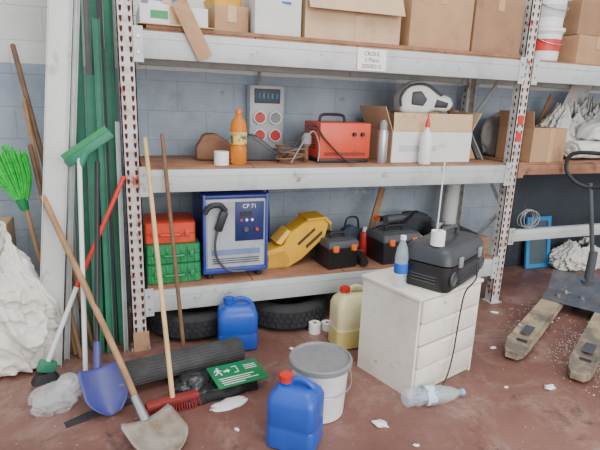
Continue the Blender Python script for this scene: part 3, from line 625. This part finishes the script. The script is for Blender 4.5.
for sx in (-1,1):
    P.append(MB().lathe([(0,0),(.034,0),(.038,.006),(.034,.012),(.028,.006),(0,.006)],c=(sx*.19,-d_/2+.006,h_*.33),rot=(PI/2,0,0)).obj("round_moulding",dgrey))
    P.append(MB().box(.04,.014,.055,(sx*.13,-d_/2-.006,h_*.66),bev=.004).obj("latch",grey))
s=MB()
for i in range(5): s.box(.26,.004,.004,(0,-d_/2-.009,h_*.2+i*.015))
P.append(s.obj("front_ribs",dgrey))
s=MB()
for i in range(5): s.box(.004,d_*.5,.006,(-w_/2+.004,0,h_*.2+i*.016))
P.append(s.obj("side_ribs",dgrey))
thing("portable_case","bulky rounded black moulded case overhanging the white cabinet","case",P,(1.66,2.145,CT),30)
roll((1.515,2.025,CT+h_+.001),.036,.075,"white tissue roll standing on the black case")
thing("water_bottle","clear plastic bottle with blue label standing on the cabinet","bottle",[
 MB().lathe([(0,0),(.03,0),(.035,.01),(.033,.06),(.035,.08),(.033,.13),(.035,.16),(.028,.21),(.013,.25),(.013,.262),(0,.262)]).obj("bottle_body",clearM),
 MB().lathe([(.0358,.08),(.0362,.082),(.0362,.13),(.0358,.132)]).obj("wrap_label",blueL),MB().cyl(.016,.015,.02,(0,0,.268)).obj("cap",whiteP)],(1.352,2.09,CT))
o=MB().tube([(1.75,1.985,.70),(1.72,1.945,.63),(1.67,1.955,.555),(1.665,1.97,.40),(1.645,1.96,.2),(1.60,1.935,.08),(1.54,1.92,.006)],.004)
thing("power_cable","thin black cable hanging down the cabinet front","cable",[o.obj("power_cable",black)])
thing("thin_rod","thin white plastic rod standing up behind the tissue roll","rod",[MB().rod((1.56,2.10,CT+h_),(1.585,2.13,1.28),.0035).obj("thin_rod",whiteP)])
e=thing("water_bottle","crushed clear plastic water bottle lying on the floor","bottle",[
 MB().lathe([(0,0),(.04,0),(.048,.012),(.043,.05),(.049,.07),(.043,.1),(.049,.13),(.043,.16),(.049,.19),(.046,.22),(.034,.28),(.015,.315),(.015,.33),(0,.33)]).obj("bottle_body",clearM),
 MB().lathe([(.0498,.11),(.0504,.112),(.0504,.165),(.0498,.167)]).obj("wrap_label",M("pale_label",(190,206,218),.4,0,.2,20,col2=(120,150,190),thr=(.55,.6))),MB().cyl(.018,.017,.02,(0,0,.338)).obj("cap",M("cap_blue",(130,176,210),.4))])
e.matrix_world=align((1.305,1.875,.05),(1.63,1.85,.036))
P0=Vector((-.05,2.445,.075));P1=Vector((.605,2.565,.075));L=(P1-P0).length
o=MB(); sec=[];n=80
for i in range(n):
    a=i/n*2*PI*2.6; r=.03+.045*i/n; sec.append((r*math.cos(a)*1.15,r*math.sin(a)*.95))
V=[]
for k,zz in enumerate((0,L)):
    for j,(x,y) in enumerate(sec): V.append((x,y,zz))
o.add(V,[(j,j+1,n+j+1,n+j) for j in range(n-1)])
for j in range(n-32,n-1):
    x,y=sec[j]; o.box(.004,.004,L,(x*1.03,y*1.03,L/2))
e=thing("rubber_mat_roll","rolled-up dark ribbed rubber mat on the floor","mat",[o.obj("rubber_mat_roll",M("mat_rubber",(72,72,72),.75,0,.25,10,.3))]); e.matrix_world=align(P0,P1)
md=e.modifiers.new("thickness",'SOLIDIFY'); md.thickness=.004
film=M("black_film",(40,40,42),.25,0,.2,6)
P=[MB().softprism([(-.2,0),(.2,0),(.19,.06),(.05,.074),(-.1,.07),(-.19,.06)],.21,.01,crump=.016,cuts=3,seed=3).obj("bag_body",film),
   MB().blob(.2,.16,.11,.3,2.2,52,mat=Matrix.Translation((-.13,.0,.02))).obj("bag_gather",film)]
thing("black_bag","bulky crumpled black plastic bag lying under the green sign","bag",P,(.42,2.31,0),8)
def pict(sc=.5,off=(-.07,.03)):
    g=MB(); zt=.0016
    def poly(pts):
        pts=[(x*sc+off[0],y*sc+off[1]) for x,y in pts]
        g.add([(x,y,zt) for x,y in pts]+[(x,y,zt+.0008) for x,y in pts],[tuple(range(len(pts),2*len(pts)))]+[(i,(i+1)%len(pts),(i+1)%len(pts)+len(pts),i+len(pts)) for i in range(len(pts))])
    poly([(-.051+.013*math.cos(a*PI/6),.06+.012*math.sin(a*PI/6)) for a in range(12)])
    poly([(-.075,.042),(-.045,.045),(-.038,.03),(-.018,.02),(-.02,.012),(-.045,.02),(-.052,.0),(-.035,-.015),(-.035,-.05),(-.047,-.05),(-.047,-.022),(-.068,-.008),(-.085,-.03),(-.11,-.03),(-.11,-.02),(-.09,-.018),(-.073,.006),(-.068,.028),(-.085,.028),(-.093,.01),(-.102,.013),(-.092,.038)])
    poly([(.0,.012),(.04,.012),(.04,.03),(.075,0),(.04,-.03),(.04,-.012),(.0,-.012)])
    poly([(.105,.05),(.16,.05),(.16,-.05),(.105,-.05),(.105,-.042),(.152,-.042),(.152,.042),(.105,.042)])
    return g.obj("running_figure_symbol",whiteP)
sp=MB()
for k,(x0,ln) in enumerate(((-.02,.2),(-.03,.17),(-.01,.21),(-.05,.12))): sp.box(ln,.0045,.0012,(x0,-.022-k*.015,.0018))
for k in range(3): sp.box(.07,.004,.0012,(.085,.045-k*.014,.0018))
thing("exit_sign","dirty green emergency exit sign with small white running figure","sign",[MB().box(.29,.17,.004,(0,0,-.001),bev=.001).obj("sign_plate",signG),pict(),sp.obj("small_print",whiteP)],(.53,2.27,.100),rot=(math.radians(10),math.radians(4),math.radians(14)))
thing("paper_sheet","white crumpled paper sheet lying on the floor","paper",[MB().blob(.2,.1,.012,.2,3,31,sub=3).obj("paper_sheet",paperM)],(.46,2.155,0),15)
def blade_mesh(W,Lb,curve):
    V=[];Fc=[];nu=12;nv=12
    for j in range(nv+1):
        v=j/nv; wv=W/2*(1 if v<.55 else max(.35,1-((v-.55)/.45)**2*.65))
        if v<.08: wv*=.92
        for i in range(nu+1):
            u=i/nu*2-1
            V.append((u*wv, -v*Lb, curve*(u*u)+.02*(1-v)**3))
    for j in range(nv):
        for i in range(nu):
            a=j*(nu+1)+i; Fc.append((a,a+1,a+nu+2,a+nu+1))
    return V,Fc
V,Fc=blade_mesh(.25,.26,.03)
q=MB().add(V,Fc).obj("blade",M("steel_blade",(164,156,146),.5,.3,.15,8,.1,col2=(136,116,98),thr=(.4,.65))); md=q.modifiers.new("thickness",'SOLIDIFY'); md.thickness=.004
q.matrix_basis=TR((.05,2.085,.03),(math.radians(4),0,math.radians(24)))
hd=MB().tube([(.035,2.13,.05),(-.01,2.25,.15),(-.10,2.42,.335),(-.20,2.59,.54),(-.30,2.76,.74),(-.40,2.93,.95)],.016,12,3).obj("handle",woodM)
sk=MB().rod((.055,2.075,.04),(.01,2.19,.105),.024,.02).obj("socket",steel)
thing("shovel","old shovel with wooden handle and worn steel blade","shovel",[q,hd,sk])
def broom(name,label,head_c,head_yaw,w,p_top,mat_h,mat_b,mat_hd=None,r=.0125,bl=.06,dx=.02):
    hc=Vector(head_c)
    P=[MB().box(w,.05,.03,(0,0,bl+.015),bev=.008,mat=TR(hc,(0,0,math.radians(head_yaw)))).obj("broom_block",mat_hd or mat_b)]
    br=MB()
    n=int(w/.012)
    for i in range(n):
        for j in range(4):
            x=-w/2+.006+i*(w-.012)/(n-1); y=-.018+j*.012
            mm=TR(hc,(0,0,math.radians(head_yaw)))
            br.rod(mm@Vector((x,y,bl)),mm@Vector((x*1.05+random.uniform(-.006,.006),y*1.6+random.uniform(-.006,.006),0.001)),.0045,.003,5)
    P.append(br.obj("bristles",mat_b,stuff=True))
    P.append(MB().rod(hc+Vector((dx,0,bl+.02)),p_top,r,r*.9).sph(r,p_top).obj("handle",mat_h))
    return thing(name,label,"broom",P)
broom("broom","push broom with yellow wooden handle and wide dark red head",(.185,2.185,0),10,.26,(.137,2.80,1.27),woodY,redB,bl=.045,dx=0)
pole("wooden_pole","brown wooden broom handle leaning on the rack beam","pole",(.305,2.70,0),(.229,2.835,1.29),.012,woodD)
V,Fc=blade_mesh(.21,.24,.05)
q=MB().add(V,Fc).obj("blade",purpleBlue); md=q.modifiers.new("thickness",'SOLIDIFY'); md.thickness=.004
q.matrix_basis=TR((-.160,2.39,.165),(math.radians(42),0,math.radians(20)))
thing("scoop_shovel","violet-blue plastic scoop shovel with dark handle","shovel",[q,MB().rod((-.16,2.40,.16),(-.11,2.80,1.15),.013).obj("handle",black),MB().rod((-.16,2.38,.12),(-.152,2.45,.29),.02,.017).obj("socket",purpleBlue)])
thing("squeegee_broom","white-handled floor squeegee standing with green head up","squeegee",[
 MB().rod((-.225,2.5,0),(-.195,2.79,1.17),.012).obj("handle",whiteP),
 MB().box(.28,.04,.045,(-.145,2.80,1.22),(0,math.radians(-35),0),bev=.008).rod((-.195,2.79,1.13),(-.16,2.8,1.21),.02,.024).obj("head",greenD),
 MB().box(.27,.012,.03,(-.165,2.80,1.25),(0,math.radians(-35),0)).obj("rubber_blade",green)])
thing("floor_brush","floor brush with red and white handle leaning on the upright","brush",[
 MB().rod((-.25,2.72,.49),(.02,2.81,1.07),.012).obj("handle",redM),MB().rod((-.415,2.66,.1),(-.25,2.72,.49),.0125).obj("lower_handle",whiteP),
 MB().box(.09,.05,.06,(-.42,2.655,.08),(0,.4,.3),bev=.01).obj("brush_block",greenD),MB().loft([(0,.14,.08,.02),(.05,.09,.055,.02)],c=(-.43,2.65,0),rot=(0,0,.3)).obj("bristles",black)])
plank("metal_profile","wide pale metal profile leaning in front of the bundle","profile",(-.425,2.80,0),(-.19,3.13,2.55),.115,.035,whiteBoard,chan=True)
plank("metal_profile","tall light grey aluminium profile leaning beside the wide one","profile",(-.345,2.86,0),(-.115,3.17,2.55),.025,.03,alum,chan=True)
for i,(p0,p1,w_r,mt,lb) in enumerate([((-.24,3.0,0),(-.18,3.45,2.6),.06,greenD,"tall wide green metal rail leaning against the wall"),
  ((-.17,3.08,0),(-.125,3.47,2.6),.03,grey,"tall grey metal rail leaning against the wall"),
  ((-.12,3.0,0),(-.07,3.42,2.55),.065,greenD,"tall wide green metal rail leaning against the wall"),
  ((-.045,3.08,0),(-.01,3.44,2.5),.05,greenD,"tall green metal tube leaning beside the rack"),
  ((-.085,2.93,0),(-.06,3.27,2.2),.03,dgrey,"dark grey metal tube leaning beside the rack"),
  ((-.03,2.97,0),(-.03,3.22,1.75),.05,greenD,"shorter green metal rail leaning beside the rack"),
  ((-.30,3.05,0),(-.25,3.44,2.6),.03,alum,"slim aluminium rail leaning against the wall"),
  ((-.17,2.90,0),(-.13,3.15,1.6),.05,greenD,"short green rail leaning beside the rack"),
  ((-.02,2.86,0),(.0,3.0,1.35),.02,alum,"slim aluminium strip leaning beside the upright"),
  ((-.105,2.87,0),(-.08,3.12,1.9),.035,greenD,"narrow green rail leaning in the bundle")]):
    plank("metal_rail",lb,"rail",p0,p1,w_r,.035,mt,chan=True)
pole("wooden_pole","long brown wooden pole leaning against the wall","pole",(-.2,2.93,0),(-.545,3.4,1.75),.016,woodD)
pole("wooden_pole","slim brown wooden pole leaning in the corner","pole",(-.3,2.9,0),(-.50,3.3,1.45),.013,woodM)
pole("wooden_pole","dark wooden handle leaning beside the metal profiles","pole",(-.27,2.85,0),(-.47,3.15,1.2),.014,woodD)
P=[MB().rod((-.36,2.92,0),(-.515,3.10,.86),.012).obj("handle",woodM)]
ax=Vector((-.52,3.10,.86)); 
P.append(MB().rod(ax-Vector((0,0,.02)),ax+Vector((-.015,.0,.05)),.022,.035).obj("broom_block",green))
br=MB()
for i in range(170):
    a=random.uniform(-1,1); bq=random.uniform(-1,1)
    s0=ax+Vector((a*.03-.01,bq*.02,.04)); e0=ax+Vector((-.07+a*.105,bq*.05,.33+random.uniform(-.04,.03)-abs(a)*.05))
    br.tube([s0,(s0+e0)/2+Vector((a*.02,0,.01)),e0],.0035,5,3)
P.append(br.obj("bristles",greenB,stuff=True))
thing("broom","upturned broom with bright green splayed bristles","broom",P)
sack("woven_sack","large crumpled off-white plastic sack standing open on the floor","sack",.48,.34,.68,(-.65,2.86,0),10,sackM,1,lean=-.05)
thing("sack_contents","crumpled white plastic rubbish filling the large sack","rubbish",[MB().blob(.28,.18,.44,.2,2.2,6).obj("sack_contents",sackM)],(-.67,2.87,.02),0)
carton("cardboard box standing behind the woven sack",.24,.26,.74,(-.76,3.28,0),0,cardL)
bg_=MB().blob(.24,.19,.14,.22,1.3,8,sub=5,crease=.25).blob(.12,.1,.1,.22,1.5,18,sub=4,mat=Matrix.Translation((.06,.0,.08)))
thing("plastic_bag","clear crumpled plastic bag lying on the floor","bag",[bg_.obj("plastic_bag",clearBag)],(-.355,2.38,0),0)
thing("rubber_offcut","torn black rubber strip lying on the floor","offcut",[MB().prism([(-.16,0),(-.05,.012),(.1,.006),(.18,.002),(.16,-.0),(0,0)],.05,TR((0,0,0))).obj("rubber_offcut",blackR)],(-.15,2.27,0.001),20)
thing("cardboard_piece","small torn cardboard piece leaning on the upright foot","cardboard",[MB().box(.09,.006,.12,(0,0,.06)).obj("cardboard_piece",cardM)],(.07,2.835,0),rot=(math.radians(-8),0,0))
# ---------------- right side ----------------
P=[]
for s in (-1,1):
    y=s*.18; W=.072
    out=[(0,-.035),(0,.035),(.05,.058),(.14,W),(1.3,W),(1.3,-W),(.14,-W),(.05,-.058)]
    n=8; Vv=[(x,y+yy,.085 if x>.1 else .06) for x,yy in out]+[(x,y+yy,.04 if x>.1 else .02) for x,yy in out]
    o=MB().add(Vv,[tuple(range(n)),tuple(range(2*n-1,n-1,-1))]+[(i,i+n,(i+1)%n+n,(i+1)%n) for i in range(n)])
    P.append(o.obj("fork",dirtyFork))
    P.append(MB().box(.15,.06,.002,(.34,y,.0865)).obj("fork_slot",dgrey))
    P.append(MB().cyl(.035,.035,.07,(.2,y,.035),(PI/2,0,0)).obj("load_roller",black))
P.append(MB().prism([(1.0,.087),(1.3,.087),(1.34,.24),(1.26,.26),(1.16,.13),(1.02,.105)],.50).obj("frame",jackBlue))
for a,b_ in ((1.06,-.15),(1.06,.15),(1.12,0)): P.append(MB().cyl(.016,.016,.03,(a,b_,.125)).obj("bolt",steel))
P.append(MB().cyl(.034,.03,.26,(1.27,0,.33)).cyl(.06,.06,.06,(1.27,0,.2)).obj("hydraulic_pump",dgrey))
for s_ in (-1,1): P.append(MB().cyl(.085,.085,.05,(1.36,s_*.06,.085),(PI/2,0,0)).cyl(.03,.03,.06,(1.36,s_*.06,.085),(PI/2,0,0)).obj("steer_wheel",black))
P.append(MB().rod((1.28,0,.4),(1.24,.10,.98),.016).obj("handle_pole",dgrey))
P.append(MB().tube([(1.24,.10,.95),(1.23,-.01,.98),(1.23,-.08,1.06),(1.23,-.08,1.16),(1.23,.0,1.2),(1.23,.20,1.2),(1.23,.27,1.16),(1.23,.27,1.06),(1.23,.20,.98)],.015,10,5,closed=True).obj("handle_loop",black))
thing("pallet_jack","dirty hand pallet jack with worn tan forks","pallet jack",P,(2.28,1.93,0),31)
sack("cloth_heap","crumpled white plastic sheeting heaped at the wall base","sheet",.56,.28,.24,(4.2,3.38,0),0,whiteTex,21,lean=.02)
powM=M("white_powder",(214,206,198),.95,0,.08,20)
o=MB()
for i in range(700):
    cx,cy,sg=random.choice(((2.75,2.05,.13),(2.95,2.2,.16),(2.62,2.06,.1),(2.7,2.5,.12),(2.6,1.8,.10),(3.0,2.65,.12)))
    a=random.gauss(0,sg)*1.4; b_=random.gauss(0,sg)*.6
    x=cx+a*.857-b_*.515; y=cy+a*.515+b_*.857; r=random.uniform(.0012,.004)*(2 if random.random()<.04 else 1)
    o.add([(x-r,y-r*.6,0),(x+r*.8,y-r,0),(x+r,y+r*.7,0),(x-r*.7,y+r,0),(x,y,r*.8)],[(0,1,4),(1,2,4),(2,3,4),(3,0,4)])
thing("spilled_powder","fine white powder grains scattered around the pallet jack","powder",[o.obj("spilled_powder",powM,stuff=True)])
P=[MB().box(.3,.02,.04,(0,0,.02)).box(.3,.02,.04,(0,0,.48)).box(.04,.02,.42,(-.13,0,.25)).box(.04,.02,.42,(.13,0,.25)).obj("frame",skyB),MB().box(.22,.006,.42,(0,.004,.25)).obj("picture_panel",M("slate_panel",(84,98,106),.4))]
thing("blue_frame","blue wooden frame with dark panel leaning on the wall","frame",P,(3.78,3.46,0.003),rot=(math.radians(-8),0,0))
thing("dark_board","large dark board standing against the wall","board",[MB().box(1.9,.02,.95,(0,0,.475),bev=.003).obj("dark_board",darkPanel)],(4.3,3.575,0))
pts=[]
for i in range(40):
    a=i*.8; pts.append((2.98+.07*math.cos(a)+.01*math.sin(i),2.86+.02*math.sin(a*.7)+i*.001,.59+.08+.07*math.sin(a)))
cable("coiled_cable","grey coiled wire resting on the lower beam",pts,.004,grey)
deb=[(1.114,1.78,.05),(2.185,1.78,.05),(1.95,1.86,.02),(2.2,2.25,.03),(.95,2.6,.03),(1.0,2.35,.02),(2.3,2.6,.03),(1.2,1.6,.02),(2.6,2.7,.04),(2.9,2.45,.025),(.45,1.95,.02)]
for i,(x,y,s_) in enumerate(deb):
    thing("paper_scrap","small crumpled white paper scrap on the floor","litter",[MB().blob(s_*1.6,s_,s_*.35,.4,3,40+i,sub=2).obj("paper_scrap",paperM)],(x,y,0),random.uniform(0,180),group="litter scraps on the floor")
# ---------------- lighting ----------------
w=bpy.data.worlds.new("world"); bpy.context.scene.world=w; w.use_nodes=True
bg=w.node_tree.nodes["Background"]; bg.inputs[0].default_value=(.92,.96,1,1); bg.inputs[1].default_value=1.25
def area(name,loc,tgt,sx,sy,e,col=(1,1,1)):
    l=bpy.data.lights.new(name,'AREA'); l.shape='RECTANGLE'; l.size=sx; l.size_y=sy; l.energy=e; l.color=col
    o=bpy.data.objects.new(name,l); bpy.context.collection.objects.link(o); o.location=loc
    o.rotation_euler=(Vector(tgt)-Vector(loc)).to_track_quat('-Z','Y').to_euler()
area("doorway_daylight",(2.0,-3.5,2.6),(1.5,3,.8),5,3,310,(1,.99,.97))
area("overhead_fill",(1.2,.8,4.2),(1.3,2.6,.5),3,1.2,75)  # added fill light from above, stands for no known fixture
